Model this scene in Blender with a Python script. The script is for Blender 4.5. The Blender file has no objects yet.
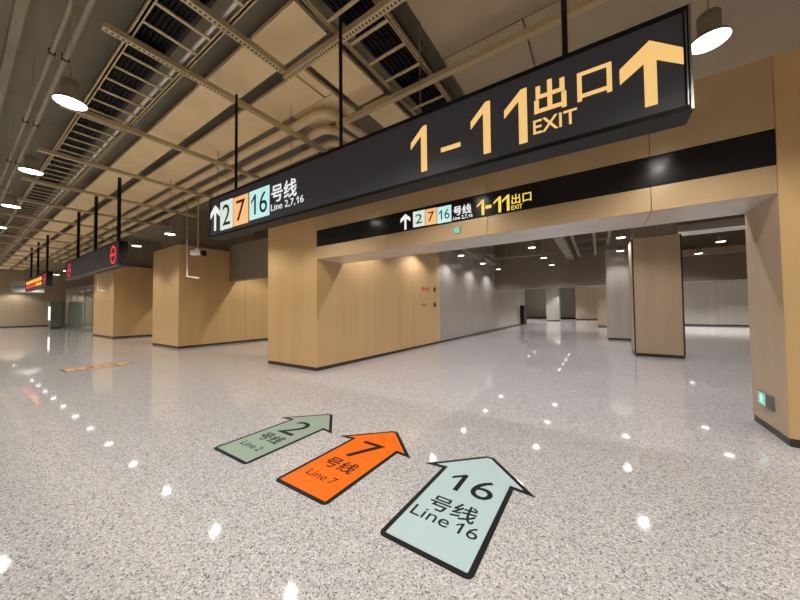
import bpy, math, random
from mathutils import Vector, Matrix

random.seed(7)
SC = bpy.context.scene
COL = SC.collection

# ------------------------------------------------------------------ camera
FPX, YAW, PIT, ROL = 299.235, 0.5866845, 0.0280043, -0.00965245
CAM = Vector((0, 0, 1.5))
fw0 = Vector((-math.sin(YAW), math.cos(YAW), 0)); r0 = Vector((math.cos(YAW), math.sin(YAW), 0)); up0 = Vector((0, 0, 1))
FWD = fw0 * math.cos(PIT) + up0 * math.sin(PIT); u1 = -fw0 * math.sin(PIT) + up0 * math.cos(PIT)
RGT = r0 * math.cos(ROL) + u1 * math.sin(ROL); UPV = -r0 * math.sin(ROL) + u1 * math.cos(ROL)
cd = bpy.data.cameras.new('camera'); cam = bpy.data.objects.new('camera', cd); COL.objects.link(cam)
cd.sensor_width = 36.0; cd.lens = FPX / 800 * 36.0; cd.clip_start = 0.05; cd.clip_end = 200
m = Matrix((RGT, UPV, -FWD)).transposed().to_4x4(); m.translation = CAM
cam.matrix_world = m
SC.camera = cam

# ------------------------------------------------------------------ world, exposure
w = bpy.data.worlds.new('world'); SC.world = w; w.use_nodes = True
w.node_tree.nodes['Background'].inputs[0].default_value = (1, 0.93, 0.82, 1)
w.node_tree.nodes['Background'].inputs[1].default_value = 0.01
SC.view_settings.view_transform = 'Standard'; SC.view_settings.look = 'None'
SC.view_settings.exposure = 0.0; SC.view_settings.gamma = 1.0; SC.view_settings.use_curve_mapping = False
LAMP_WATT = 172.0
LAMP_COL = (1.0, 0.94, 0.86)

# ------------------------------------------------------------------ photo pixel -> point on a plane of the place
def ray(x, y): return FWD + RGT * ((x - 400) / FPX) + UPV * ((300 - y) / FPX)
def on_y(x, y, Y): d = ray(x, y); return CAM + d * (Y / d.y)
def on_plane(x, y, p, n): d = ray(x, y); return CAM + d * ((p - CAM).dot(n) / d.dot(n))

# ------------------------------------------------------------------ materials
def mat(name, col, rough=0.5, metal=0.0, spec=0.5, noise=0.0, nscale=6.0, emit=None, estr=0.0, bump=0.0, bscale=60.0, stretch=None):
    M = bpy.data.materials.new(name); M.use_nodes = True
    nt = M.node_tree; b = nt.nodes['Principled BSDF']
    b.inputs['Base Color'].default_value = (*col, 1); b.inputs['Roughness'].default_value = rough
    b.inputs['Metallic'].default_value = metal; b.inputs['Specular IOR Level'].default_value = spec
    if emit:
        b.inputs['Emission Color'].default_value = (*emit, 1); b.inputs['Emission Strength'].default_value = estr
    if noise or bump:
        tc = nt.nodes.new('ShaderNodeTexCoord'); mp = nt.nodes.new('ShaderNodeMapping')
        nt.links.new(tc.outputs['Object'], mp.inputs['Vector'])
        if stretch: mp.inputs['Scale'].default_value = stretch
    if noise:
        n = nt.nodes.new('ShaderNodeTexNoise'); n.inputs['Scale'].default_value = nscale; n.inputs['Detail'].default_value = 5
        nt.links.new(mp.outputs['Vector'], n.inputs['Vector'])
        rp = nt.nodes.new('ShaderNodeValToRGB')
        rp.color_ramp.elements[0].position = 0.3; rp.color_ramp.elements[1].position = 0.7
        rp.color_ramp.elements[0].color = (*[c * (1 - noise) for c in col], 1)
        rp.color_ramp.elements[1].color = (*[min(1, c * (1 + noise)) for c in col], 1)
        nt.links.new(n.outputs['Fac'], rp.inputs['Fac']); nt.links.new(rp.outputs['Color'], b.inputs['Base Color'])
    if bump:
        n2 = nt.nodes.new('ShaderNodeTexNoise'); n2.inputs['Scale'].default_value = bscale
        nt.links.new(mp.outputs['Vector'], n2.inputs['Vector'])
        bp = nt.nodes.new('ShaderNodeBump'); bp.inputs['Strength'].default_value = bump; bp.inputs['Distance'].default_value = 0.01
        nt.links.new(n2.outputs['Fac'], bp.inputs['Height']); nt.links.new(bp.outputs['Normal'], b.inputs['Normal'])
    return M

def granite():
    M = bpy.data.materials.new('granite_floor'); M.use_nodes = True
    nt = M.node_tree; b = nt.nodes['Principled BSDF']; L = nt.links.new
    tc = nt.nodes.new('ShaderNodeTexCoord')
    v = nt.nodes.new('ShaderNodeTexVoronoi'); v.inputs['Scale'].default_value = 115
    L(tc.outputs['Object'], v.inputs['Vector'])
    sp = nt.nodes.new('ShaderNodeSeparateColor'); L(v.outputs['Color'], sp.inputs['Color'])
    r = nt.nodes.new('ShaderNodeValToRGB'); r.color_ramp.interpolation = 'CONSTANT'
    e = r.color_ramp.elements
    e[0].position = 0; e[0].color = (0.19, 0.19, 0.197, 1); e[1].position = 0.10; e[1].color = (0.36, 0.358, 0.37, 1)
    for p, c in ((0.26, (0.47, 0.465, 0.475)), (0.52, (0.54, 0.535, 0.545)), (0.74, (0.54, 0.50, 0.505)), (0.86, (0.68, 0.68, 0.69))):
        q = e.new(p); q.color = (*c, 1)
    L(sp.outputs[0], r.inputs['Fac'])
    n = nt.nodes.new('ShaderNodeTexNoise'); n.inputs['Scale'].default_value = 140; n.inputs['Detail'].default_value = 3
    L(tc.outputs['Object'], n.inputs['Vector'])
    r2 = nt.nodes.new('ShaderNodeValToRGB')
    r2.color_ramp.elements[0].position = 0.35; r2.color_ramp.elements[0].color = (0.78, 0.78, 0.78, 1)
    r2.color_ramp.elements[1].position = 0.6; r2.color_ramp.elements[1].color = (1.08, 1.08, 1.08, 1)
    L(n.outputs['Fac'], r2.inputs['Fac'])
    mx = nt.nodes.new('ShaderNodeMix'); mx.data_type = 'RGBA'; mx.blend_type = 'MULTIPLY'; mx.inputs['Factor'].default_value = 1
    L(r.outputs['Color'], mx.inputs['A']); L(r2.outputs['Color'], mx.inputs['B'])
    L(mx.outputs['Result'], b.inputs['Base Color'])
    n3 = nt.nodes.new('ShaderNodeTexNoise'); n3.inputs['Scale'].default_value = 0.9; n3.inputs['Detail'].default_value = 4
    L(tc.outputs['Object'], n3.inputs['Vector'])
    mr = nt.nodes.new('ShaderNodeMapRange'); mr.inputs['To Min'].default_value = 0.03; mr.inputs['To Max'].default_value = 0.06
    L(n3.outputs['Fac'], mr.inputs['Value']); L(mr.outputs['Result'], b.inputs['Roughness'])
    b.inputs['Specular IOR Level'].default_value = 0.55
    return M

def perforated(name, col):
    M = mat(name, col, 0.45, 0.3)
    nt = M.node_tree; b = nt.nodes['Principled BSDF']; L = nt.links.new
    tc = nt.nodes.new('ShaderNodeTexCoord'); sx = nt.nodes.new('ShaderNodeSeparateXYZ'); L(tc.outputs['Object'], sx.inputs[0])
    a = nt.nodes.new('ShaderNodeMath'); a.operation = 'MULTIPLY'; a.inputs[1].default_value = 1 / 0.055; L(sx.outputs['X'], a.inputs[0])
    f = nt.nodes.new('ShaderNodeMath'); f.operation = 'FRACT'; L(a.outputs[0], f.inputs[0])
    g = nt.nodes.new('ShaderNodeMath'); g.operation = 'GREATER_THAN'; g.inputs[1].default_value = 0.5; L(f.outputs[0], g.inputs[0])
    z = nt.nodes.new('ShaderNodeMath'); z.operation = 'ABSOLUTE'; L(sx.outputs['Y'], z.inputs[0])
    z2 = nt.nodes.new('ShaderNodeMath'); z2.operation = 'LESS_THAN'; z2.inputs[1].default_value = 0.018; L(z.outputs[0], z2.inputs[0])
    k = nt.nodes.new('ShaderNodeMath'); k.operation = 'MULTIPLY'; L(g.outputs[0], k.inputs[0]); L(z2.outputs[0], k.inputs[1])
    mx = nt.nodes.new('ShaderNodeMix'); mx.data_type = 'RGBA'
    mx.inputs['A'].default_value = (*col, 1); mx.inputs['B'].default_value = (col[0] * .12, col[1] * .12, col[2] * .12, 1)
    L(k.outputs[0], mx.inputs['Factor']); L(mx.outputs['Result'], b.inputs['Base Color'])
    return M

MT = dict(
    floor=granite(),
    slab=mat('olive_slab', (0.25, 0.22, 0.155), 0.8, noise=0.12, nscale=1.5, bump=0.1),
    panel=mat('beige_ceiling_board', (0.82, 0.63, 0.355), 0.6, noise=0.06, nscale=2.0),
    beige=mat('beige_metal_cladding', (0.66, 0.445, 0.215), 0.36, metal=0.15, noise=0.05, nscale=3.0, bump=0.02, bscale=250, stretch=(1, 1, 0.06)),
    fascia=mat('beige_gloss_fascia', (0.64, 0.46, 0.27), 0.22, metal=0.3, noise=0.04, nscale=2.0),
    grey=mat('grey_metal_cladding', (0.47, 0.44, 0.39), 0.28, metal=0.35, noise=0.06, nscale=3.0, stretch=(1, 1, 0.06)),
    taupe=mat('taupe_metal_cladding', (0.49, 0.38, 0.26), 0.4, metal=0.2, noise=0.05, nscale=3.0, stretch=(1, 1, 0.06)),
    soffit=mat('pale_soffit_metal', (0.56, 0.52, 0.47), 0.3, metal=0.3, noise=0.04),
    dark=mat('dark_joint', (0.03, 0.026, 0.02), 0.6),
    trim=mat('dark_bronze_trim', (0.06, 0.045, 0.03), 0.4, metal=0.3),
    core=mat('painted_concrete', (0.26, 0.22, 0.17), 0.8, noise=0.1, nscale=3.0),
    bulk=mat('brown_bulkhead', (0.25, 0.205, 0.155), 0.6, noise=0.06),
    black=mat('black_band_glass', (0.012, 0.011, 0.012), 0.16, spec=0.45),
    face=mat('slate_sign_face', (0.075, 0.081, 0.108), 0.45, spec=0.5),
    case=mat('black_sign_case', (0.007, 0.007, 0.0075), 0.5, spec=0.25),
    edge=mat('bright_sign_edge', (0.35, 0.35, 0.36), 0.3, metal=0.8),
    rod=mat('black_rod', (0.012, 0.011, 0.011), 0.4, metal=0.3),
    steel=mat('beige_channel', (0.58, 0.46, 0.265), 0.5, metal=0.25),
    perf=perforated('perforated_channel', (0.60, 0.48, 0.28)),
    pipe=mat('beige_pipe', (0.72, 0.56, 0.33), 0.5, noise=0.05),
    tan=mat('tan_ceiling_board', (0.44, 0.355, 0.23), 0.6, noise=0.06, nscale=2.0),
    lefts=mat('grey_olive_pipe', (0.34, 0.30, 0.21), 0.6),
    cable=mat('black_cable', (0.004, 0.004, 0.005), 0.6, spec=0.2),
    white=mat('white_plastic', (0.75, 0.74, 0.70), 0.45),
    can=mat('cream_lamp_can', (0.22, 0.18, 0.12), 0.5),
    glass=mat('grey_green_glass', (0.66, 0.74, 0.69), 0.06, spec=0.6),
    frame=mat('grey_frame', (0.25, 0.25, 0.23), 0.4, metal=0.5),
    kiosk=mat('grey_green_kiosk', (0.10, 0.11, 0.085), 0.4),
    duct=mat('galvanised_duct', (0.42, 0.42, 0.40), 0.45, metal=0.3),
    ink=mat('black_ink', (0.010, 0.011, 0.012), 0.6, spec=0.15),
    f2=mat('sage_vinyl', (0.26, 0.35, 0.285), 0.5, spec=0.3),
    f7=mat('orange_vinyl', (0.84, 0.145, 0.002), 0.5, spec=0.2),
    f16=mat('pale_teal_vinyl', (0.42, 0.56, 0.585), 0.5, spec=0.3),
    fold=mat('worn_orange_vinyl', (0.62, 0.34, 0.14), 0.35),
    red=mat('red_print', (0.55, 0.02, 0.02), 0.5),
    lamp=mat('lamp_diffuser', (1, 1, 1), 0.5, emit=(1, 0.97, 0.92), estr=9.0),
    yel=mat('amber_backlit', (0.2, 0.13, 0.05), 0.4, emit=(0.93, 0.58, 0.20), estr=0.93),
    yel2=mat('yellow_backlit', (0.2, 0.13, 0.03), 0.4, emit=(0.95, 0.70, 0.10), estr=0.95),
    wht=mat('white_backlit', (0.3, 0.3, 0.3), 0.4, emit=(0.86, 0.87, 0.88), estr=0.92),
    b2=mat('pale_green_backlit', (0.2, 0.2, 0.2), 0.4, emit=(0.66, 0.78, 0.70), estr=0.95),
    b7=mat('orange_backlit', (0.2, 0.15, 0.1), 0.4, emit=(0.95, 0.50, 0.20), estr=0.95),
    b16=mat('cyan_backlit', (0.2, 0.2, 0.2), 0.4, emit=(0.50, 0.84, 0.82), estr=0.95),
    n2=mat('dark_green_ink', (0.01, 0.035, 0.025), 0.5),
    n7=mat('dark_red_ink', (0.14, 0.008, 0.004), 0.5),
    n16=mat('dark_teal_ink', (0.008, 0.05, 0.055), 0.5),
    redl=mat('red_led', (0.2, 0.01, 0.01), 0.4, emit=(0.95, 0.03, 0.06), estr=1.2),
    yell=mat('amber_led', (0.2, 0.1, 0.01), 0.4, emit=(1.0, 0.42, 0.03), estr=1.4),
    grn=mat('green_exit_lit', (0.05, 0.2, 0.12), 0.4, emit=(0.22, 0.62, 0.46), estr=0.75),
    scr=mat('white_screen', (0.5, 0.5, 0.5), 0.4, emit=(0.9, 0.95, 0.93), estr=1.1),
)

MT['glass'].node_tree.nodes['Principled BSDF'].inputs['Transmission Weight'].default_value = 0.85
# ------------------------------------------------------------------ mesh helpers
class MB:
    def __init__(s): s.v = []; s.f = []
    def box(s, x0, x1, y0, y1, z0, z1):
        n = len(s.v)
        s.v += [(x0, y0, z0), (x1, y0, z0), (x1, y1, z0), (x0, y1, z0), (x0, y0, z1), (x1, y0, z1), (x1, y1, z1), (x0, y1, z1)]
        s.f += [tuple(n + i for i in q) for q in ((0, 3, 2, 1), (4, 5, 6, 7), (0, 1, 5, 4), (1, 2, 6, 5), (2, 3, 7, 6), (3, 0, 4, 7))]
        return s
    def tube(s, pts, r, n=10, cap=True):
        pts = [Vector(p) for p in pts]; base = len(s.v); prev = None
        for i, p in enumerate(pts):
            t = (pts[min(i + 1, len(pts) - 1)] - pts[max(i - 1, 0)]).normalized()
            a = Vector((0, 0, 1)) if abs(t.z) < 0.9 else Vector((1, 0, 0))
            if prev is not None: a = prev
            u = (a - t * a.dot(t)).normalized(); v = t.cross(u); prev = u
            for k in range(n):
                an = 2 * math.pi * k / n; q = p + u * (r * math.cos(an)) + v * (r * math.sin(an)); s.v.append(tuple(q))
        for i in range(len(pts) - 1):
            for k in range(n):
                a = base + i * n + k; b = base + i * n + (k + 1) % n; s.f.append((a, b, b + n, a + n))
        if cap:
            s.f.append(tuple(base + k for k in reversed(range(n)))); e = base + (len(pts) - 1) * n; s.f.append(tuple(e + k for k in range(n)))
        return s
    def lathe(s, prof, n=24, c=(0, 0, 0), close=True):
        base = len(s.v)
        for r, z in prof:
            for k in range(n):
                a = 2 * math.pi * k / n; s.v.append((c[0] + r * math.cos(a), c[1] + r * math.sin(a), c[2] + z))
        for i in range(len(prof) - 1):
            for k in range(n):
                a = base + i * n + k; b = base + i * n + (k + 1) % n; s.f.append((a, b, b + n, a + n))
        if close:
            s.f.append(tuple(base + k for k in reversed(range(n)))); e = base + (len(prof) - 1) * n; s.f.append(tuple(e + k for k in range(n)))
        return s
    def prism(s, poly, z0, z1, f=lambda x, y, z: (x, y, z)):
        n = len(s.v); k = len(poly)
        s.v += [f(x, y, z0) for x, y in poly] + [f(x, y, z1) for x, y in poly]
        s.f += [tuple(n + i for i in reversed(range(k))), tuple(n + k + i for i in range(k))]
        s.f += [(n + i, n + (i + 1) % k, n + k + (i + 1) % k, n + k + i) for i in range(k)]
        return s
    def build(s, name, material, parent=None, smooth=False, loc=None):
        me = bpy.data.meshes.new(name); me.from_pydata(s.v, [], s.f); me.update()
        return link(name, me, material, parent, smooth, loc)

def link(name, me, material, parent=None, smooth=False, loc=None):
    if material is not None and not me.materials: me.materials.append(MT[material])
    if smooth:
        for p in me.polygons: p.use_smooth = len(p.vertices) == 4
    o = bpy.data.objects.new(name, me); COL.objects.link(o)
    if parent: o.parent = parent
    if loc: o.location = loc
    return o

def empty(name, loc=(0, 0, 0), rz=0.0):
    o = bpy.data.objects.new(name, None); COL.objects.link(o); o.location = loc; o.rotation_euler = (0, 0, rz); o.empty_display_size = 0.1
    return o
def tag(o, label, cat, group=None):
    o['label'] = label; o['category'] = cat
    if group: o['group'] = group
    return o
def struct(o, label=None):
    o['kind'] = 'structure'
    if label: o['label'] = label
    return o
def copy_tree(o, parent=None):
    c = o.copy(); COL.objects.link(c); c.parent = parent
    for ch in list(o.children): copy_tree(ch, c)
    return c

_tx = {}
ONE = [(1, 0), (1, 1), (0.76, 1), (0, 0.71), (0, 0.56), (0.64, 0.80), (0.64, 0)]
def font_mesh(body, bold):
    c = bpy.data.curves.new('lettering', 'FONT'); c.body = body; c.extrude = 0.02; c.offset = bold; c.resolution_u = 4
    o = bpy.data.objects.new('lettering', c); COL.objects.link(o)
    dg = bpy.context.evaluated_depsgraph_get(); me = bpy.data.meshes.new_from_object(o.evaluated_get(dg))
    bpy.data.objects.remove(o); bpy.data.curves.remove(c)
    vs = [tuple(v.co) for v in me.vertices]; fs = [tuple(p.vertices) for p in me.polygons]
    bpy.data.meshes.remove(me); return vs, fs
def text_mesh(body, bold=0.0):
    """outline of the characters, box-normalised to 0..1 x 0..1, thickness 0..1; the figure 1 is drawn with its flag"""
    key = (body, bold)
    if key in _tx: return _tx[key]
    V, F = [], []
    if '1' not in body: V, F = font_mesh(body, bold)
    else:
        shift = 0.0
        for i, ch in enumerate(body):
            if ch == ' ': continue
            right = max(v[0] for v in font_mesh(body[:i + 1], bold)[0]); vs, fs = font_mesh(ch, bold)
            cx1 = max(v[0] for v in vs); cx0 = min(v[0] for v in vs); hz = max(v[1] for v in vs); n = len(V)
            if ch == '1':
                w_ = 0.40 * hz; x0 = right - (cx1 - cx0) + shift - 0.35 * w_; shift += 0.5 * w_ - (cx1 - cx0)
                k = len(ONE)
                V += [(x0 + u * w_, v * hz, -0.02) for u, v in ONE] + [(x0 + u * w_, v * hz, 0.02) for u, v in ONE]
                F += [tuple(n + j for j in reversed(range(k))), tuple(n + k + j for j in range(k))] + [(n + j, n + (j + 1) % k, n + k + (j + 1) % k, n + k + j) for j in range(k)]
            else:
                d = right - cx1 + shift
                V += [(x + d, y, z) for x, y, z in vs]; F += [tuple(n + j for j in f) for f in fs]
    x0 = min(v[0] for v in V); x1 = max(v[0] for v in V); y0 = min(v[1] for v in V); y1 = max(v[1] for v in V)
    data = ([((x - x0) / (x1 - x0), (y - y0) / (y1 - y0), 1 if z > 0 else 0) for x, y, z in V], F)
    _tx[key] = data
    return data
def text(body, name, material, parent, f, bold=0.0):
    """f maps (u, v, w) in the unit box to the parent's space"""
    vs, fs = text_mesh(body, bold)
    me = bpy.data.meshes.new(name); me.from_pydata([f(*v) for v in vs], [], fs); me.update()
    return link(name, me, material, parent)

# ================================================================== SETTING
XL, XR, YW = -5.70, 1.64, 4.93          # passage side planes and the front wall line
YB, ZT, ZSLAB = 5.83, 4.22, 5.75        # back of header, top of cladding, slab
XMIN, XMAX, YMIN, YMAX = -50.0, 11.0, -8.5, 46.0

fl = struct(MB().box(XMIN, XMAX, YMIN, YMAX, -0.2, 0).build('floor', 'floor'), 'polished pale grey speckled granite floor')
ce = struct(MB().box(XMIN, XMAX, YMIN, YMAX, ZSLAB, ZSLAB + 0.3).build('ceiling', 'slab'), 'olive brown ceiling slab above the open services')

def clad_block(name, label, x0, x1, y0, y1, z1=ZT, front=(), back=(), left=(), right=(), core='dark', base=True, bmat='trim'):
    """dark core with separate cladding panels; each side is a list of (a, b, material) along that side"""
    t = 0.025; g = 0.004
    root = struct(MB().box(x0 + t, x1 - t, y0 + t, y1 - t, 0, z1 - 0.01).build(name, core), label)
    def pan(bx, m):
        MB().box(*bx).build('panel', m, root)
    zb = 0.09 if base else 0.0
    for a, b, m in front: pan((a + g, b - g, y0, y0 + t, zb, z1), m)
    for a, b, m in back: pan((a + g, b - g, y1 - t, y1, zb, z1), m)
    for a, b, m in left: pan((x0, x0 + t, a + g, b - g, zb, z1), m)
    for a, b, m in right: pan((x1 - t, x1, a + g, b - g, zb, z1), m)
    if base:
        MB().box(x0 + 0.008, x1 - 0.008, y0 + 0.008, y1 - 0.008, 0, 0.085).build('baseboard', bmat, root)
    return root
def split(a, b, n, m): return [(a + (b - a) * i / n, a + (b - a) * (i + 1) / n, m) for i in range(n)]

wl = clad_block('wall_passage_left', 'long clad wall, beige then grey, along the passage', -7.72, XL, YW, 29.4, ZT,
           front=split(-7.72 + 0.0, XL, 1, 'beige'), right=split(YW, 11.66, 3, 'beige') + split(11.66, 29.4, 9, 'grey'),
           left=split(YW, 29.4, 10, 'beige'), back=split(-7.72, XL, 1, 'grey'))
w2 = clad_block('wall_second_block', 'beige clad wall block between the side openings', -16.45, -13.75, 4.97, 13.0, 4.12,
           front=split(-16.45, -13.75, 1, 'beige'), right=split(4.97, 13.0, 3, 'beige'), left=split(4.97, 13.0, 3, 'beige'))
w3 = clad_block('wall_third_block', 'beige clad wall block beside the glass partition', -26.5, -22.35, 5.0, 13.0, 4.05,
           front=split(-26.5, -22.35, 1, 'beige'), right=split(5.0, 13.0, 3, 'beige'), left=split(5.0, 13.0, 3, 'beige'))
for r, x0, x1, y0, y1, z in ((w2, -16.2, -14.0, 5.2, 8.2, 4.11), (w3, -26.2, -22.7, 5.25, 8.2, 4.04), (wl, -7.5, -5.95, 5.2, 7.5, 4.21)):
    MB().box(x0, x1, y0, y1, z, ZSLAB).build('column_core', 'core', r)
wr = clad_block('wall_right', 'beige clad wall end at the right of the passage mouth', XR, 6.0, YW, YB, ZT,
           front=split(XR, 6.0, 4, 'beige'), left=split(YW, YB, 1, 'taupe'), back=split(XR, 6.0, 4, 'taupe'), bmat='trim')

# header across the passage mouth
hd = struct(MB().box(XL, XR, YW + 0.03, YB - 0.03, 2.74, ZT - 0.02).build('wall_header', 'dark'), 'clad header beam over the passage mouth')
joints = [XL, -3.60, -1.51, 0.585, XR]
for a, b in zip(joints[:-1], joints[1:]):
    g = 0.004
    MB().box(a + g, b - g, YW, YW + 0.03, 3.415, ZT).build('fascia_panel', 'fascia', hd)
    MB().box(a + g, b - g, YW, YW + 0.03, 2.71, 3.015).build('fascia_panel', 'fascia', hd)
    MB().box(a + g, b - g, YW + 0.03, YB, 2.71, 2.74).build('soffit_panel', 'soffit', hd)
    MB().box(a + g, b - g, YB - 0.03, YB, 2.744, ZT).build('back_panel', 'taupe', hd)

# lintel between first and second block
lt = struct(MB().box(-13.75, -7.72, 6.9, 7.2, 2.80, 4.35).build('wall_side_lintel', 'core'), 'grey lintel beam across the side opening')
lt3 = struct(MB().box(-22.35, -16.45, 7.2, 7.5, 2.9, 4.3).build('wall_far_lintel', 'core'), 'grey lintel beam across the farther side opening')

# bulkhead across passage, hall beyond
bk = struct(MB().box(XL, 11.0, 20.0, 20.4, 2.66, ZSLAB).build('wall_bulkhead', 'bulk'), 'brown bulkhead across the passage ceiling')
MB().box(XL, 11.0, 19.97, 20.0, 2.66, 2.74).build('bulkhead_edge', 'core', bk)
def plain_wall(name, label, x0, x1, y0, y1, z1, axis, a0, a1, n, m, face, bs=True):
    r = struct(MB().box(x0, x1, y0, y1, 0, z1).build(name, 'dark'), label)
    for a, b, mm in split(a0, a1, n, m):
        if axis == 'x': MB().box(a + .005, b - .005, *sorted((face, face + (0.03 if face > y1 - 1e-6 else -0.03))), 0.1, z1).build('panel', mm, r)
        else: MB().box(*sorted((face, face + (0.03 if face > x1 - 1e-6 else -0.03))), a + .005, b - .005, 0.1, z1).build('panel', mm, r)
    return r
plain_wall('wall_passage_end', 'taupe panelled wall at the far end of the passage', -2.3, 5.0, 40.5, 41.0, 5.7, 'x', -2.3, 5.0, 4, 'taupe', 40.5)
plain_wall('wall_far_right', 'grey panelled wall behind the beige column', 3.4, 11.0, 31.0, 31.5, 5.7, 'x', 3.4, 11.0, 4, 'grey', 31.0)
plain_wall('wall_passage_back', 'panelled wall closing the hall beyond the passage', -30, -2.3, 45.0, 45.5, 5.7, 'x', -30, -2.3, 10, 'grey', 45.0)
plain_wall('wall_far_end', 'brown panelled wall at the far end of the concourse', -49.5, -49.0, -8.5, 30, 5.7, 'y', -8.5, 12, 8, 'taupe', -49.0)
plain_wall('wall_rear', 'beige panelled wall of the concourse facing the passage', -49, 11, -8.5, -8.0, 5.7, 'x', -49, 11, 24, 'beige', -8.0)
plain_wall('wall_end_right', 'panelled wall closing the right of the concourse', 10.5, 11.0, -8.5, 46, 5.7, 'y', -8.5, 46, 20, 'taupe', 10.5)

# glass partition past the third block
gp = struct(MB().box(-41, -26.5, 5.86, 5.94, 3.3, 3.5).build('window_1', 'frame'), 'grey green glass partition with slim frames')
for i in range(6):
    x0 = -41 + i * 14.5 / 6; x1 = x0 + 14.5 / 6
    MB().box(x0 + 0.03, x1 - 0.03, 5.885, 5.915, 0.1, 3.3).build('pane', 'glass', gp)
    MB().box(x0 - 0.03, x0 + 0.03, 5.86, 5.94, 0, 3.3).build('mullion', 'frame', gp)
MB().box(-41, -26.5, 5.86, 5.94, 0, 0.1).build('bottom_rail', 'frame', gp)

# ================================================================== FREESTANDING COLUMNS
def column(x0, x1, y0, y1, z1, m, label, trims=True):
    r = empty('clad_column', ((x0 + x1) / 2, (y0 + y1) / 2, 0)); w_ = (x1 - x0) / 2; d = (y1 - y0) / 2; t = 0.02
    MB().box(-w_ + t, w_ - t, -d + t, d - t, 0, z1).build('core', 'dark', r)
    c = 0.035 if trims else 0.004
    for s in (-1, 1):
        MB().box(-w_ + c, w_ - c, min(s * d, s * (d - t)), max(s * d, s * (d - t)), 0.09, z1).build('panel', m, r)
        MB().box(min(s * w_, s * (w_ - t)), max(s * w_, s * (w_ - t)), -d + c, d - c, 0.09, z1).build('panel', m, r)
    if trims:
        for sx in (-1, 1):
            for sy in (-1, 1):
                cx, cy = sx * (w_ - 0.013), sy * (d - 0.013)
                MB().box(cx - 0.016, cx + 0.016, cy - 0.016, cy + 0.016, 0.09, z1).build('corner_trim', 'trim', r)
    MB().box(-w_ + .012, w_ - .012, -d + .012, d - .012, 0, 0.09).build('baseboard', 'trim', r)
    MB().box(-w_ + .06, w_ - .06, -d + .06, d - .06, z1, ZSLAB).build('column_core', 'core', r)
    return tag(r, label, 'column')
column(0.87, 2.0, 11.5, 12.65, 3.55, 'taupe', 'square taupe metal clad column with dark corner trims')
column(0.30, 1.43, 16.4, 17.5, 4.05, 'grey', 'brushed grey metal clad column behind the taupe column', trims=False)
column(-4.75, -3.5, 35.6, 36.7, 4.0, 'grey', 'grey clad column in the hall past the bulkhead', trims=False)
column(-0.1, 0.7, 26.5, 27.3, 4.0, 'taupe', 'slim taupe column just beyond the bulkhead', trims=False)

# ================================================================== CEILING SERVICES
ZG = 5.15
UG = ZG - 1.5
ZP = 5.45; UP = ZP - 1.5
# boards under the slab: rows along X
def board(x0, x1, y0, y1, m='panel'): MB().box(x0, x1, y0, y1, ZP, ZP + 0.06).build('ceiling_board', m, ce)
xs = [-1.06 * UP - 0.0] + [-(1.06 + 0.72 * (i + 0.5)) * UP for i in range(16)]
for i in range(15):
    a, b = xs[i + 1], xs[i]
    board(a + 0.01, b - 0.01, 0.60 * UP, 0.742 * UP)
    board(a + 0.01, b - 0.01, 0.80 * UP, 0.965 * UP)
board(-1.05 * UP, -0.80 * UP, 0.60 * UP, 0.742 * UP)
board(-1.05 * UP, -1.005 * UP, 0.80 * UP, 0.965 * UP)
board(-1.30 * UP, -1.005 * UP, 0.97 * UP, 1.12 * UP)
board(-0.965 * UP, -0.81 * UP, 0.80 * UP, 1.10 * UP)
board(-0.965 * UP, -0.81 * UP, 1.13 * UP, 1.60 * UP)
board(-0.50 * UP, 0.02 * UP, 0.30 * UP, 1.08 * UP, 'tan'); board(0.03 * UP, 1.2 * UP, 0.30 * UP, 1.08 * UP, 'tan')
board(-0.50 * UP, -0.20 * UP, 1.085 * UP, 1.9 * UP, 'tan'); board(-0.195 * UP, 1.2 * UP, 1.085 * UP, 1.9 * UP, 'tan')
# slab downstands at the left
for y0, y1 in ((-2.2, -1.5), (0.40, 0.50)):
    MB().box(XMIN + 1.2, 4.0, y0, y1, ZSLAB - 0.22, ZSLAB).build('slab_rib', 'slab', ce)

def channel(p0, p1, label, group=None, perf=True, w_=0.085, h_=0.08):
    p0, p1 = Vector(p0), Vector(p1); L = (p1 - p0).length
    r = empty('ceiling_channel', p0, math.atan2(p1.y - p0.y, p1.x - p0.x))
    MB().box(0, L, -w_ / 2, w_ / 2, 0, 0.006).build('web', 'perf' if perf else 'steel', r)
    for s in (-1, 1):
        MB().box(0, L, s * w_ / 2 - 0.004, s * w_ / 2 + 0.004, 0, h_).build('flange', 'steel', r)
    n = max(2, int(L / 2.6))
    for i in range(n):
        x = L * (i + 0.5) / n
        MB().tube([(x, 0, h_ - 0.02), (x, 0, ZSLAB - p0.z)], 0.008, 6).build('hanger', 'steel', r)
    return tag(r, label, 'channel', group)
for i in range(14):
    X = -(1.437 + 0.72 * i) * UG
    channel((X, 0.28 * UG, ZG), (X, 1.45 * UG, ZG), 'beige steel channel crossing below the long cable tray and ceiling boards', 'cross channels below the long cable tray', perf=i < 2)
channel((-1.089 * UG, -0.5, ZG), (-1.089 * UG, 0.765 * UG, ZG), 'short perforated channel ending at the corner with a longer channel')
channel((-1.089 * UG, 0.772 * UG, ZG - 0.082), (3.5, 0.772 * UG, ZG - 0.082), 'perforated channel carrying the middle rod of the long sign')
channel((-1.15 * UG, 4.15, ZG - 0.082), (3.5, 4.15, ZG - 0.082), 'plain channel beside the pipe bends over the long sign', perf=False)

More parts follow.
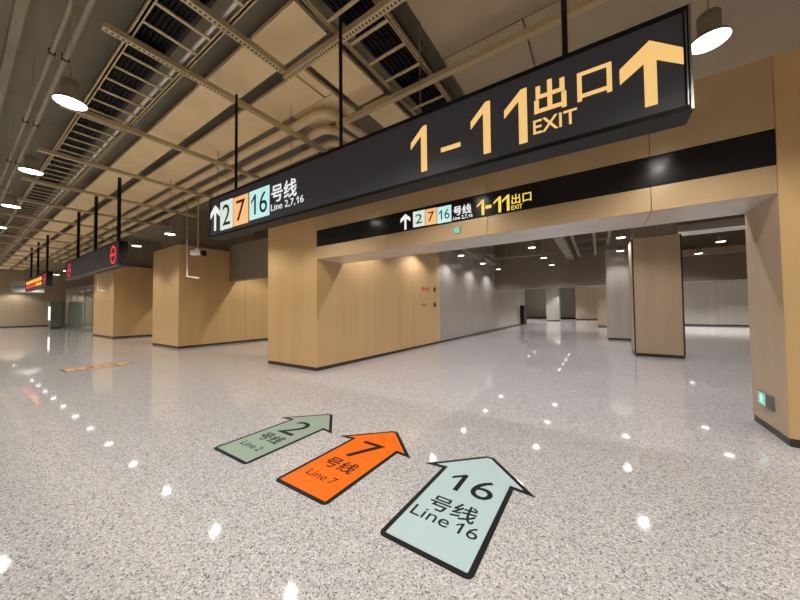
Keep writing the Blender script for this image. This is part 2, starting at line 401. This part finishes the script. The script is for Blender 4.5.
def cable_tray(p0, L, width, rz, label, pitch=0.42, z=ZG + 0.09):
    r = empty('cable_tray', (p0[0], p0[1], z), rz)
    for y in (0, width):
        MB().box(0, L, y - 0.012, y + 0.012, 0, 0.10).build('side_rail', 'steel', r)
        MB().box(0, L, y - 0.03, y + 0.03, 0, 0.008).build('rail_lip', 'steel', r)
    rung = None
    for i in range(int(L / pitch)):
        if rung is None:
            rung = MB().box(-0.022, 0.022, 0, width, 0.01, 0.03).build('rung', 'steel', r); rung.location.x = 0.2; me = rung.data
        else:
            o = link('rung', me, None, r); o.location.x = 0.2 + i * pitch
    return tag(r, label, 'cable tray')
TY0, TY1 = 0.345 * (UG + .09), 0.525 * (UG + .09)
cable_tray((-42, TY0), 45.5, TY1 - TY0, 0, 'long ladder cable tray running along the concourse ceiling')
TX0, TX1 = -0.77 * (UG + .09), -0.582 * (UG + .09)
cable_tray((TX1, 2.05), 4.1, TX1 - TX0, math.pi / 2, 'short ladder cable tray running towards the passage over the long sign')
zc = ZG + 0.13
for k in range(7):
    y = TY0 + 0.05 + k * 0.056
    pts = [(-42 + i * 1.5, y + 0.006 * math.sin(i * 1.7 + k), zc + 0.02) for i in range(31)]
    tag(MB().tube(pts, 0.026, 6).build('power_cable', 'cable'), 'black power cable lying in the long cable tray', 'cable', 'black cables in the long tray')
tag(MB().tube([(-42, TY1 - 0.07, zc + 0.02), (3.4, TY1 - 0.07, zc + 0.02)], 0.024, 8).build('conduit', 'white'), 'white conduit along the edge of the long cable tray', 'conduit')
for k in range(7):
    x = TX0 + 0.16 + k * 0.075
    pts = [(x + 0.006 * math.sin(i * 1.3 + k), 2.1 + i * 1.0, zc + 0.03) for i in range(5)]
    tag(MB().tube(pts, 0.030, 6).build('power_cable', 'cable'), 'black power cable lying in the short cable tray', 'cable', 'black cables in the short tray')
# dark sheets added over both trays stand in for the shade there
tl = MB().box(-42, 3.5, TY0, TY0 + 0.50, ZG + 0.24, ZG + 0.26).build('tray_shade_sheet', 'dark'); tag(tl, 'dark sheet added as shade directly over the long cable tray', 'duct')
tl = MB().box(TX0 + 0.12, TX1, 2.05, 6.15, ZG + 0.24, ZG + 0.26).build('tray_shade_sheet', 'dark'); tag(tl, 'dark sheet added as shade directly over the short cable tray', 'duct')

def bend(p_from, corner, p_to, r=0.32, n=8):
    a = (Vector(p_from) - Vector(corner)).normalized(); b = (Vector(p_to) - Vector(corner)).normalized(); c = Vector(corner)
    o = c + (a + b) * r; pts = [Vector(p_from)]
    for i in range(n + 1):
        t = i / n * math.pi / 2; pts.append(o - b * (r * math.cos(t)) - a * (r * math.sin(t)))
    pts.append(Vector(p_to)); return pts
zpi = 5.30; uz = zpi - 1.5
for k, (yy, xx, pr) in enumerate(((1.03, -1.11, 0.085), (1.135, -1.20, 0.085), (1.25, -1.272, 0.085))):
    r = empty('bent_pipe', (xx * uz, yy * uz, zpi))
    px, py = -34 - xx * uz, 0
    MB().tube(bend((px, 0, 0), (0, 0, 0), (0, 4.5, 0)), pr, 14).build('pipe_run', 'pipe', r, True)
    for i in range(8):
        x = -1.2 - i * 2.9
        MB().tube([(x, 0, pr), (x, 0, ZSLAB - zpi)], 0.008, 6).build('hanger', 'steel', r)
        MB().tube([(x - 0.02, 0, 0), (x + 0.02, 0, 0)], pr + 0.008, 14).build('clamp', 'steel', r)
    tag(r, ('beige pipe with the outermost bend beside the ceiling boards', 'beige pipe bending between two other bent pipes', 'beige pipe with the innermost bend of three above the sign')[k], 'pipe')
for k, y in enumerate((4.98, 5.06)):
    tag(MB().tube([(-34, y, 5.55), (-8.2, y, 5.55)], 0.035, 10).build('straight_pipe', 'pipe', None, True), 'straight beige pipe running above the beige wall blocks', 'pipe', 'straight pipes above the wall blocks')
for k, (y, z, rr) in enumerate(((0.79, 5.45, 0.028), (0.93, 5.45, 0.036))):
    r = empty('side_pipe', (-44, y, z))
    MB().tube([(0, 0, 0), (48, 0, 0)], rr, 10).build('pipe_run', 'lefts', r, True)
    for i in range(15):
        x = 2.0 + i * 2.93
        MB().box(x - 0.02, x + 0.02, -rr - 0.01, rr + 0.01, -rr - 0.01, rr + 0.01).build('clamp', 'dark', r)
        MB().tube([(x, 0, rr), (x, 0, ZSLAB - z)], 0.008, 6).build('hanger', 'steel', r)
    tag(r, ('thin olive pipe under the slab beside the lamp row', 'thicker olive pipe right above the lamp row by the tray')[k], 'pipe')

# passage ceiling members
for x0, x1, y0, y1, z0, z1, lab in ((-5.45, -5.1, 6.2, 20.0, 4.2, 4.45, 'taupe ceiling duct along the left of the passage'),
                                  (-1.45, -1.1, 6.2, 20.0, 4.2, 4.45, 'taupe ceiling duct along the middle of the passage'),
                                  (-5.1, -1.45, 16.8, 17.0, 4.2, 4.32, 'cross duct joining the two long passage ducts')):
    r = empty('ceiling_duct', (x0, y0, z0))
    MB().box(0, x1 - x0, 0, y1 - y0, 0, z1 - z0).build('duct_body', 'core', r)
    n = 5; L = max(x1 - x0, y1 - y0)
    for i in range(n):
        q = L * (i + 0.5) / n
        if y1 - y0 > x1 - x0: MB().box(-0.01, x1 - x0 + 0.01, q - 0.03, q + 0.03, -0.01, z1 - z0 + 0.01).build('flange', 'bulk', r)
        else: MB().box(q - 0.03, q + 0.03, -0.01, y1 - y0 + 0.01, -0.01, z1 - z0 + 0.01).build('flange', 'bulk', r)
    for s in (0.25, 0.75):
        MB().tube([((x1 - x0) * (0.5 if y1 - y0 > x1 - x0 else s), (y1 - y0) * (s if y1 - y0 > x1 - x0 else .5), z1 - z0), ((x1 - x0) * (0.5 if y1 - y0 > x1 - x0 else s), (y1 - y0) * (s if y1 - y0 > x1 - x0 else .5), ZSLAB - z0)], 0.01, 6).build('hanger', 'steel', r)
    tag(r, lab, 'duct')
rk = empty('pipe_rack', (-0.85, 13.2, 4.3)); tag(rk, 'beige frame rack hanging beside the middle passage duct', 'rack')
for x in (0, 0.75, 1.25): MB().box(x - 0.05, x + 0.05, 0, 6.4, 0, 0.1).build('long_rail', 'core', rk)
for y in (0.4, 2.4, 4.4, 6.2): MB().box(-0.05, 1.3, y - 0.05, y + 0.05, 0.1, 0.2).build('cross_rail', 'core', rk)
for x in (0, 1.25):
    for y in (0.4, 4.4): MB().box(x - 0.04, x + 0.04, y - 0.04, y + 0.04, 0.2, ZSLAB - 4.3).build('hanger', 'core', rk)
cb = struct(MB().box(2.2, 10.4, 13.6, 14.4, 3.98, 4.22).build('trim_1', 'soffit'), 'pale dropped beam right of the taupe column')
cb = struct(MB().box(1.6, 10.4, 19.6, 19.97, 3.9, 4.2).build('trim_2', 'taupe'), 'taupe beam along the top of the bulkhead')

# ================================================================== LAMPS
lamp_mesh = dict(
    can=MB().lathe([(0.075, 0.05), (0.078, 0.23), (0.07, 0.24)], 20),
    shade=MB().lathe([(0.133, 0.0), (0.136, 0.012), (0.122, 0.03), (0.075, 0.055)], 24, close=False),
    diffuser=MB().lathe([(0.127, 0.002), (0.127, 0.010)], 24),
)
lm = {}
for k, mb in lamp_mesh.items():
    me = bpy.data.meshes.new(k); me.from_pydata(mb.v, [], mb.f); me.update(); lm[k] = me
    me.materials.append(MT[{'can': 'can', 'shade': 'can', 'diffuser': 'lamp'}[k]])
    for p in me.polygons: p.use_smooth = len(p.vertices) == 4
stem_me = bpy.data.meshes.new('stem'); sm = MB().tube([(0, 0, 0.24), (0, 0, ZSLAB - 3.78)], 0.006, 6)
stem_me.from_pydata(sm.v, [], sm.f); stem_me.materials.append(MT['lefts'])
sl = bpy.data.lights.new('downlight', 'SPOT'); sl.energy = LAMP_WATT; sl.color = LAMP_COL; sl.spot_size = math.radians(142); sl.spot_blend = 0.5; sl.shadow_soft_size = 0.05
ZL = 3.78
hl = sl.copy(); hl.energy = LAMP_WATT * 3.8; hl.spot_size = math.radians(105); hl.color = (1.0, 0.97, 0.95)
pl_ = sl.copy(); pl_.color = (1.0, 0.935, 0.95); pl_.energy = LAMP_WATT * 0.82
def lamp(x, y, label, group, z=ZL, light=sl):
    r = empty('pendant_downlight', (x, y, z))
    for k in ('can', 'shade', 'diffuser'): link(k, lm[k], None, r)
    link('stem', stem_me, None, r)
    lo = bpy.data.objects.new('light_source', light); COL.objects.link(lo); lo.parent = r; lo.location = (0, 0, -0.012)
    tag(r, label, 'lamp', group)
for k in range(-2, 18):
    X = 0.85 - 2.87 * k
    if X > 10: continue
    lamp(X + 0.12, 0.69, 'round pendant downlight hanging in front of the long cable tray', 'downlights by the long cable tray')
    if True: lamp(X, 3.60, 'round pendant downlight hanging between the hanging signs and the beige wall fronts', 'downlights behind the hanging signs')
    for Y in (-2.3, -5.3): lamp(X, Y, 'round pendant downlight near the rear concourse wall', 'downlights at the rear of the concourse')
for X in (-4.98, -2.1, 0.78, 3.7):
    for Y in (6.5, 9.45, 12.35, 15.3, 18.2):
        lamp(0.66 if (X == 0.78 and Y == 12.35) else X, Y, 'round pendant downlight in the passage in front of the bulkhead', 'downlights in the passage', light=pl_)
for X in (-12.3, -9.4):
    for Y in (7.75, 10.7): lamp(X, Y, 'round pendant downlight in the side opening between beige blocks', 'downlights in the side opening')
for X in (-18.2, -20.9): lamp(X, 8.05, 'round pendant downlight in the farther side opening', 'downlights in the farther side opening')
for X in (-9, -6.4, -2.9, 2.4):
    for Y in (22.5, 25.5, 28.5, 31.5, 34.5, 38): lamp(X, Y, 'round pendant downlight in the hall beyond the bulkhead', 'downlights beyond the bulkhead', light=hl)
for X in (5.2, 8):
    for Y in (22.5, 25.5, 28.2): lamp(X, Y, 'round pendant downlight in front of the grey wall beyond the bulkhead', 'downlights by the far grey wall', light=hl)
for X in (-30, -34, -38): lamp(X, 8.0, 'round pendant downlight added to brighten the glass partition', 'downlights added behind the glass partition')  # lamps added behind the panes to brighten the glass

# ================================================================== LONG HANGING SIGN
SA = Vector((-5.73, 2.53, 2.775)); SB = Vector((0.543, 2.65, 2.775)); SH = 0.70; ST = 0.20
SD = (SB - SA); SLN = SD.length; SD.normalize(); SN = Vector((-SD.y, SD.x, 0))
sg = empty('hanging_sign', SA, math.atan2(SD.y, SD.x))
tag(sg, 'long black hanging sign with amber 1-11 EXIT and line squares', 'sign')
def sp_(x, y):
    p = on_plane(x, y, SA, SN) - SA; return (p.dot(SD), p.z)
MB().box(0, SLN, 0.012, ST, 0, SH).build('case', 'case', sg)
MB().box(0.03, SLN - 0.04, 0, 0.012, 0.035, SH - 0.035).build('face_panel', 'face', sg)
MB().box(0, SLN, -0.006, 0.012, 0, 0.035).build('frame_rail', 'case', sg)
MB().box(0, SLN, -0.006, 0.012, SH - 0.035, SH).build('frame_rail', 'case', sg)
MB().box(0, 0.03, -0.006, 0.012, 0.035, SH - 0.035).build('frame_stile', 'case', sg)
MB().box(SLN - 0.04, SLN - 0.012, -0.006, 0.012, 0.035, SH - 0.035).build('frame_stile', 'case', sg)
MB().box(SLN - 0.012, SLN, -0.008, 0.012, 0.0, SH).build('edge_strip', 'edge', sg)
MB().box(SLN - 0.028, SLN - 0.023, -0.009, -0.006, 0.035, SH - 0.035).build('edge_strip', 'edge', sg)
for px, top in ((236, 190), (341, 146), (565, 49)):
    s_ = (on_plane(px, top, SA + SN * (ST / 2), SN) - SA).dot(SD)
    MB().tube([(s_, ST / 2, SH), (s_, ST / 2, ZG + 0.02 - SA.z)], 0.022, 10).build('hanger_rod', 'rod', sg)
    MB().tube([(s_, ST / 2, SH), (s_, ST / 2, SH + 0.05)], 0.035, 10).build('rod_collar', 'rod', sg)
def sign_text(body, x0, x1, xm, yt, yb, name, m, bold=0.0, par=None, y=0.0):
    """pixel columns x0..x1 and, on column xm, pixel rows yt..yb"""
    a = sp_(x0, (yt + yb) / 2)[0]; b = sp_(x1, (yt + yb) / 2)[0]; zt = sp_(xm, yt)[1]; zb = sp_(xm, yb)[1]
    return text(body, name, m, par or sg, lambda u, v, w_: (a + (b - a) * u, y - 0.002 - 0.003 * w_, zb + (zt - zb) * v), bold)
sign_text('1', 411, 427, 426.5, 125, 170.8, 'numeral', 'yel')
a = sp_(441, 149)[0]; b = sp_(460.5, 144)[0]; zt = sp_(451, 145)[1]; zb = sp_(451, 149.5)[1]
MB().box(a, b, -0.004, 0, zb, zt).build('dash', 'yel', sg)
sign_text('1', 470.8, 490.5, 490, 100.5, 152.7, 'numeral', 'yel')
sign_text('1', 504.2, 527.2, 526.7, 87.5, 142.5, 'numeral', 'yel')
sign_text('EXIT', 533.3, 577.5, 536, 120.5, 134.3, 'lettering', 'yel', 0.01)
sign_text('出', 534, 566.5, 549, 79.5, 112, 'character', 'yel', 0.022)
sign_text('口', 577, 612, 595, 67.5, 97, 'character', 'yel', 0.016)
def up_arrow(parent, x0, x1, z0, z1, m, th=0.25, name='arrow', y=0.0):
    W = x1 - x0; c = (x0 + x1) / 2; H = z1 - z0; sw = W * 0.20 / 2; k = H * th
    hd_ = W * 0.52
    poly = [(c - sw, z0), (c + sw, z0), (c + sw, z1 - k * 1.05 - sw * 0.6), (x1, z1 - hd_ - k * 0.55 + k * 0.0), (x1, z1 - hd_ + k * 0.35), (c, z1), (x0, z1 - hd_ + k * 0.35), (x0, z1 - hd_ - k * 0.55), (c - sw, z1 - k * 1.05 - sw * 0.6)]
    return MB().prism(poly, 0.001, 0.005, lambda px, pz, d: (px, y - d, pz)).build(name, m, parent)
x0 = sp_(619.7, 80)[0]; x1 = sp_(683.5, 60)[0]; zt = sp_(648.7, 41)[1]; zb = sp_(651, 106)[1]
up_arrow(sg, x0, x1, zb, zt, 'yel', 0.27)
x0 = sp_(209.8, 217)[0] + 0.035; x1 = sp_(220.0, 217)[0]; zt = sp_(214.8, 205.5)[1]; zb = sp_(214.8, 231)[1]
up_arrow(sg, x0, x1, zb, zt, 'wht', 0.24)
for body, xa, xb, m, n, yl, yr in (('2', 220.5, 233.0, 'b2', 'n2', (202, 231), (198.6, 226.6)), ('7', 233.6, 248.4, 'b7', 'n7', (198.6, 226.6), (192.8, 222.3)), ('16', 249.6, 269.5, 'b16', 'n16', (192.5, 221), (184.5, 214.5))):
    a = sp_(xa, 210)[0]; b = sp_(xb, 205)[0]; zb = (sp_(xa, yl[1])[1] + sp_(xb, yr[1])[1]) / 2; zt = (sp_(xa, yl[0])[1] + sp_(xb, yr[0])[1]) / 2
    pl = MB().box(a, b, -0.004, 0, zb, zt).build('line_square', m, sg)
    mx_ = 0.2 if len(body) == 1 else 0.1
    W = b - a; H = zt - zb
    text(body, 'numeral', n, pl, lambda u, v, w_, a=a, b=b, zb=zb, H=H, W=W, mx_=mx_: (a + W * (mx_ + (1 - 2 * mx_) * u), -0.0045 - 0.002 * w_, zb + H * (0.14 + 0.72 * v)))
sign_text('号线', 271.6, 296.8, 284, 181.5, 199.5, 'character', 'wht', 0.012)
sign_text('Line 2,7,16', 271.2, 303.8, 287, 199.8, 207.8, 'lettering', 'wht')

# ================================================================== BAND SIGN ON THE HEADER
bn = empty('band_sign', (XL, YW, 3.018)); tag(bn, 'black band sign across the header with small yellow 1-11 lettering', 'sign')
MB().box(0.004, XR - XL - 0.004, -0.004, 0.028, 0, 0.394).build('band_panel', 'black', bn)
def bp_(x, y):
    p = on_y(x, y, YW); return (p.x - XL, p.z - 3.018)
def band_text(body, x0, x1, xm, yt, yb, name, m, bold=0.0):
    a = bp_(x0, (yt + yb) / 2)[0]; b = bp_(x1, (yt + yb) / 2)[0]; zt = bp_(xm, yt)[1]; zb = bp_(xm, yb)[1]
    return text(body, name, m, bn, lambda u, v, w_: (a + (b - a) * u, -0.006 - 0.003 * w_, zb + (zt - zb) * v), bold)
x0 = bp_(400.8, 222)[0]; x1 = bp_(410.6, 222)[0]; zt = bp_(405.7, 214)[1]; zb = bp_(405.7, 229.6)[1]
up_arrow(bn, x0, x1, zb, zt, 'wht', 0.26, y=-0.006)
for body, xa, xb, m, n, yt, yb in (('2', 413.2, 425.0, 'b2', 'n2', 211, 226.6), ('7', 425.6, 436.9, 'b7', 'n7', 208.6, 224.6), ('16', 437.5, 451.5, 'b16', 'n16', 206.2, 222.6)):
    a = bp_(xa, 217)[0]; b = bp_(xb, 217)[0]; xm = (xa + xb) / 2; zt = bp_(xm, yt)[1]; zb = bp_(xm, yb)[1]; W = b - a; H = zt - zb
    pl = MB().box(a, b, -0.009, -0.004, zb, zt).build('line_square', m, bn)
    mx_ = 0.22 if len(body) == 1 else 0.12
    text(body, 'numeral', n, pl, lambda u, v, w_, a=a, W=W, zb=zb, H=H, mx_=mx_: (a + W * (mx_ + (1 - 2 * mx_) * u), -0.0095 - 0.002 * w_, zb + H * (0.2 + 0.6 * v)))
band_text('号线', 453.5, 471.5, 462.5, 205, 214.5, 'character', 'wht', 0.02)
band_text('Line 2,7,16', 453.2, 472.8, 463, 215.2, 219.2, 'lettering', 'wht', 0.01)
band_text('1', 477, 484.3, 484, 199.6, 215, 'numeral', 'yel2')
band_text('-', 485.6, 491.6, 488.6, 205.2, 208.4, 'dash', 'yel2')
band_text('1', 493.6, 501.2, 501, 196.2, 212.2, 'numeral', 'yel2')
band_text('1', 502.0, 509.6, 509.4, 194.4, 210.6, 'numeral', 'yel2')
band_text('出口', 511.5, 531.5, 521.5, 192.8, 202.8, 'character', 'yel2', 0.015)
band_text('EXIT', 511.5, 522.5, 517, 204.8, 209.2, 'lettering', 'yel2', 0.01)

# ================================================================== FAR HANGING SIGNS
def no_entry(parent, cx, cz, r, y=-0.004):
    g = empty('no_entry_mark', (cx, y, cz)); g.parent = parent
    ring = MB(); n = 28
    for rr, dy in ((r, 0), (r * 0.78, 0)):
        for k in range(n):
            a_ = 2 * math.pi * k / n; ring.v.append((rr * math.cos(a_), -0.002, rr * math.sin(a_)))
    ring.f = [(k, (k + 1) % n, n + (k + 1) % n, n + k) for k in range(n)]
    ring.build('ring', 'redl', g)
    MB().box(-r * 0.6, r * 0.6, -0.003, 0, -r * 0.13, r * 0.13).build('bar', 'redl', g)
def far_sign(xa, xb, label, rods, marks, leds=False):
    r = empty('hanging_sign', (xa, 2.62, 2.79)); L = xb - xa
    MB().box(0, L, 0.01, 0.2, 0, 0.72).build('case', 'case', r)
    MB().box(0.03, L - 0.03, 0, 0.01, 0.03, 0.69).build('face_panel', 'face', r)
    MB().box(0, L, -0.006, 0.01, 0, 0.03).build('frame_rail', 'edge', r)
    MB().box(0, L, -0.006, 0.01, 0.69, 0.72).build('frame_rail', 'case', r)
    for s in rods: MB().tube([(s - xa, 0.1, 0.72), (s - xa, 0.1, ZP - 2.79)], 0.045, 8).build('hanger_rod', 'rod', r)
    for s in marks: no_entry(r, s - xa, 0.36, 0.27)
    if leds:
        x = 0.6
        while x < L - 2.2:
            MB().box(x, x + 0.75, -0.004, 0, 0.38, 0.56).build('led_block', 'yell', r)
            MB().box(x, x + 0.75, -0.004, 0, 0.14, 0.30).build('led_block', 'yell' if x > L * .5 else 'redl', r); x += 0.95
    return tag(r, label, 'sign')
far_sign(-18.3, -11.3, 'black hanging sign with two red no-entry rings', (-11.75, -14.3, -16.8), (-11.8, -17.6))
far_sign(-30.3, -22.7, 'farthest hanging sign with glowing amber and red LED text', (-23.5, -26.4, -28.9), (-23.3,), True)

# ================================================================== FLOOR ARROWS
def offset(poly, d):
    n = len(poly); out = []
    for i in range(n):
        p0, p1, p2 = Vector(poly[i - 1]), Vector(poly[i]), Vector(poly[(i + 1) % n])
        e1 = (p1 - p0).normalized(); e2 = (p2 - p1).normalized(); n1 = Vector((-e1.y, e1.x)); n2 = Vector((-e2.y, e2.x))
        k = n1 + n2; k = k / max(0.15, (1 + n1.dot(n2))); out.append(tuple(p1 + k * d))
    return out
def floor_arrow(cx, cy, body, line, m, label, name='floor_arrow', ink='ink', txt=True):
    r = empty(name, (cx, cy, 0)); w_ = 0.325; H = 0.492; R = 0.045
    poly = []
    for k in range(5):
        t = math.pi + k / 4 * math.pi / 2; poly.append((-w_ + R + R * math.cos(t), R + R * math.sin(t)))
    for k in range(5):
        t = 1.5 * math.pi + k / 4 * math.pi / 2; poly.append((w_ - R + R * math.cos(t), R + R * math.sin(t)))
    poly += [(w_ - 0.005, 0.985), (H, 0.97), (0.035, 1.42), (-0.035, 1.42), (-H, 0.97), (-w_ + 0.005, 0.985)]
    MB().prism(poly, 0.0005, 0.003).build('border', ink, r)
    MB().prism(offset(poly, 0.038), 0.0025, 0.0045).build('arrow_face', m, r)
    def ft(b_, x0, x1, y0, y1, nm, bold=0.0): text(b_, nm, ink, r, lambda u, v, w2_: (x0 + (x1 - x0) * u, y0 + (y1 - y0) * v, 0.0046 + 0.001 * w2_), bold)
    if len(body) == 1:
        ft(body, -0.14, 0.14, 0.655, 1.03, 'numeral')
    else: ft(body, -0.175, 0.205, 0.71, 0.985, 'numeral')
    if txt:
        ft('号线', -0.19, 0.18, 0.41, 0.59, 'character', 0.012); 
        if len(body) == 1: ft('Line', -0.18, 0.06, 0.22, 0.31, 'lettering'); ft(body, 0.10, 0.16, 0.22, 0.31, 'line_number')
        else: ft('Line', -0.255, 0.04, 0.285, 0.40, 'lettering'); ft(body, 0.085, 0.245, 0.285, 0.395, 'line_number')
    return tag(r, label, 'floor sticker')
floor_arrow(-0.94, 1.605, '16', 'Line 16', 'f16', 'pale teal floor arrow numbered 16 with black border')
floor_arrow(-2.095, 1.605, '7', 'Line 7', 'f7', 'bright orange floor arrow numbered 7 with black border')
floor_arrow(-3.21, 1.605, '2', 'Line 2', 'f2', 'sage green floor arrow numbered 2 with black border')
floor_arrow(-11.35, 1.60, '7', 'Line 7', 'fold', 'dull orange floor arrow lying far off before the beige wall blocks', txt=True)

# ================================================================== SMALL FITTINGS
# low exit light on the right reveal
ex = empty('exit_light', (XR, 5.22, 0.28)); tag(ex, 'small green running-man exit light low on the right reveal', 'exit sign')
MB().box(-0.02, 0, 0, 0.37, 0, 0.17).build('housing', 'frame', ex)
MB().box(-0.023, -0.02, 0.17, 0.355, 0.012, 0.158).build('lit_face', 'grn', ex)
MB().box(-0.023, -0.02, 0.015, 0.155, 0.012, 0.158).build('side_face', 'kiosk', ex)
fig = MB(); fx = lambda a_, b_, d: (-0.023 - d, a_, b_)
for poly in ([(0.262, 0.125), (0.278, 0.125), (0.278, 0.142), (0.262, 0.142)], [(0.25, 0.075), (0.275, 0.07), (0.285, 0.12), (0.26, 0.12)], [(0.25, 0.08), (0.265, 0.075), (0.235, 0.03), (0.22, 0.035)], [(0.262, 0.075), (0.278, 0.08), (0.31, 0.045), (0.295, 0.035)], [(0.28, 0.115), (0.285, 0.105), (0.325, 0.085), (0.322, 0.098)], [(0.255, 0.115), (0.25, 0.1), (0.215, 0.09), (0.215, 0.102)]):
    fig.prism(poly, 0.0, 0.002, fx)
fig.build('running_figure', 'wht', ex)
# small glowing green plate under the band
eb = empty('green_plate', (on_y(457, 231, YW).x - 0.07, YW - 0.001, on_y(457, 231, YW).z - 0.05)); tag(eb, 'tiny glowing green plate just under the band sign', 'exit sign')
MB().box(0, 0.14, -0.012, 0, 0, 0.12).build('housing', 'frame', eb)
MB().box(0.02, 0.12, -0.015, -0.012, 0.01, 0.11).build('lit_face', 'grn', eb)
# lettering and switches on the passage wall
nt_ = empty('wall_notice', (XL, 10.05, 2.15)); tag(nt_, 'red lettering plate on the beige passage wall', 'notice')
MB().box(0.0, 0.004, 0, 0.72, 0, 0.2).build('plate', 'beige', nt_)
text('消火栓', 'lettering', 'red', nt_, lambda u, v, w_: (0.0045 + 0.003 * w_, 0.03 + 0.66 * u, 0.01 + 0.18 * v), 0.02)
sw = empty('wall_plate', (XL, 10.1, 1.58)); tag(sw, 'small dark label under the red lettering', 'label')
MB().box(0, 0.01, 0, 0.35, 0, 0.09).build('plate', 'trim', sw); MB().box(0.01, 0.014, 0.02, 0.33, 0.02, 0.07).build('insert', 'taupe', sw)
for z, lab in ((2.18, 'upper dark call point right of the red lettering'), (1.55, 'lower dark call point near the grey cladding')):
    o = empty('call_point', (XL, 11.1, z)); tag(o, lab, 'switch')
    MB().box(0, 0.03, 0, 0.14, 0, 0.18).build('box', 'trim', o); MB().box(0.03, 0.034, 0.03, 0.11, 0.04, 0.14).build('button', 'dark', o)
# dark cabinet at end of grey wall
cbn = empty('equipment_cabinet', (XL + 0.012, 27.4, 0)); tag(cbn, 'black cabinet at the far end of the grey passage wall', 'cabinet')
MB().box(0, 0.25, 0, 1.3, 0.05, 1.65).build('body', 'case', cbn); MB().box(0.25, 0.265, 0.03, 1.27, 0.1, 1.6).build('door', 'dark', cbn)
MB().box(0.02, 0.23, 0.05, 1.25, 0, 0.05).build('plinth', 'trim', cbn)

# hanging brackets and camera
def bracket(pt, pb, pe, label):
    r = empty('hanging_bracket', pt)
    MB().tube([(0, 0, ZSLAB - pt.z), (0, 0, 0)], 0.02, 8).build('drop_rod', 'steel', r)
    MB().tube([(0, 0, 0), (pb - pt)], 0.022, 8).build('upright', 'white', r)
    MB().tube([(pb - pt), (pe - pt)], 0.022, 8).build('arm', 'white', r)
    return tag(r, label, 'bracket')
bracket(on_y(187, 239, 4.53), on_y(187.2, 276.5, 4.53), on_y(199, 278, 4.53), 'white L-shaped hanging bracket before the second beige block')
bracket(on_y(97.5, 272, 4.53), on_y(97.5, 290, 4.53), on_y(107, 291.5, 4.53), 'white L-shaped hanging bracket before the third beige block')
pc = on_y(198, 253, 4.53)
cc = empty('security_camera', pc, 0.6); tag(cc, 'black-fronted security camera hanging beside the white bracket', 'camera')
MB().tube([(0, 0, 0.1), (0, 0, ZSLAB - pc.z)], 0.02, 8).build('drop_rod', 'steel', cc)
MB().box(-0.06, 0.06, -0.06, 0.06, 0.06, 0.14).build('mount', 'white', cc)
MB().box(-0.2, 0.12, -0.08, 0.08, -0.07, 0.07).build('body', 'white', cc)
MB().tube([(0.12, 0, 0), (0.24, 0, -0.02)], 0.085, 14).build('lens_hood', 'case', cc, True)

# kiosk and duct box at the far end
kk = empty('kiosk', (-40.6, 5.3, 0)); tag(kk, 'dark grey-green kiosk with a bright white screen beside the glass partition', 'kiosk')
MB().box(-0.5, 0.5, -0.4, 0.4, 0.1, 2.3).build('cabinet', 'kiosk', kk)
MB().box(-0.45, 0.45, -0.35, 0.35, 0, 0.1).build('plinth', 'dark', kk)
MB().box(-0.42, 0.42, -0.43, -0.4, 0.75, 1.95).build('screen', 'scr', kk)
MB().box(0.5, 0.52, -0.33, 0.33, 0.2, 2.2).build('door', 'kiosk', kk)
MB().box(-0.52, 0.53, -0.42, 0.42, 2.3, 2.36).build('top_cap', 'trim', kk)
db = empty('hanging_duct', (-38.9, 2.65, 3.05)); tag(db, 'pale grey box duct hanging at the far end of the concourse', 'duct')
MB().box(0, 1.6, 0, 1.55, 0, 0.85).build('duct_body', 'duct', db)
MB().box(-0.02, 1.62, -0.02, 1.57, 0.4, 0.45).build('seam', 'frame', db)
for x in (0.2, 1.4):
    for y in (0.2, 1.35): MB().tube([(x, y, 0.85), (x, y, ZSLAB - 3.05)], 0.012, 6).build('hanger', 'steel', db)
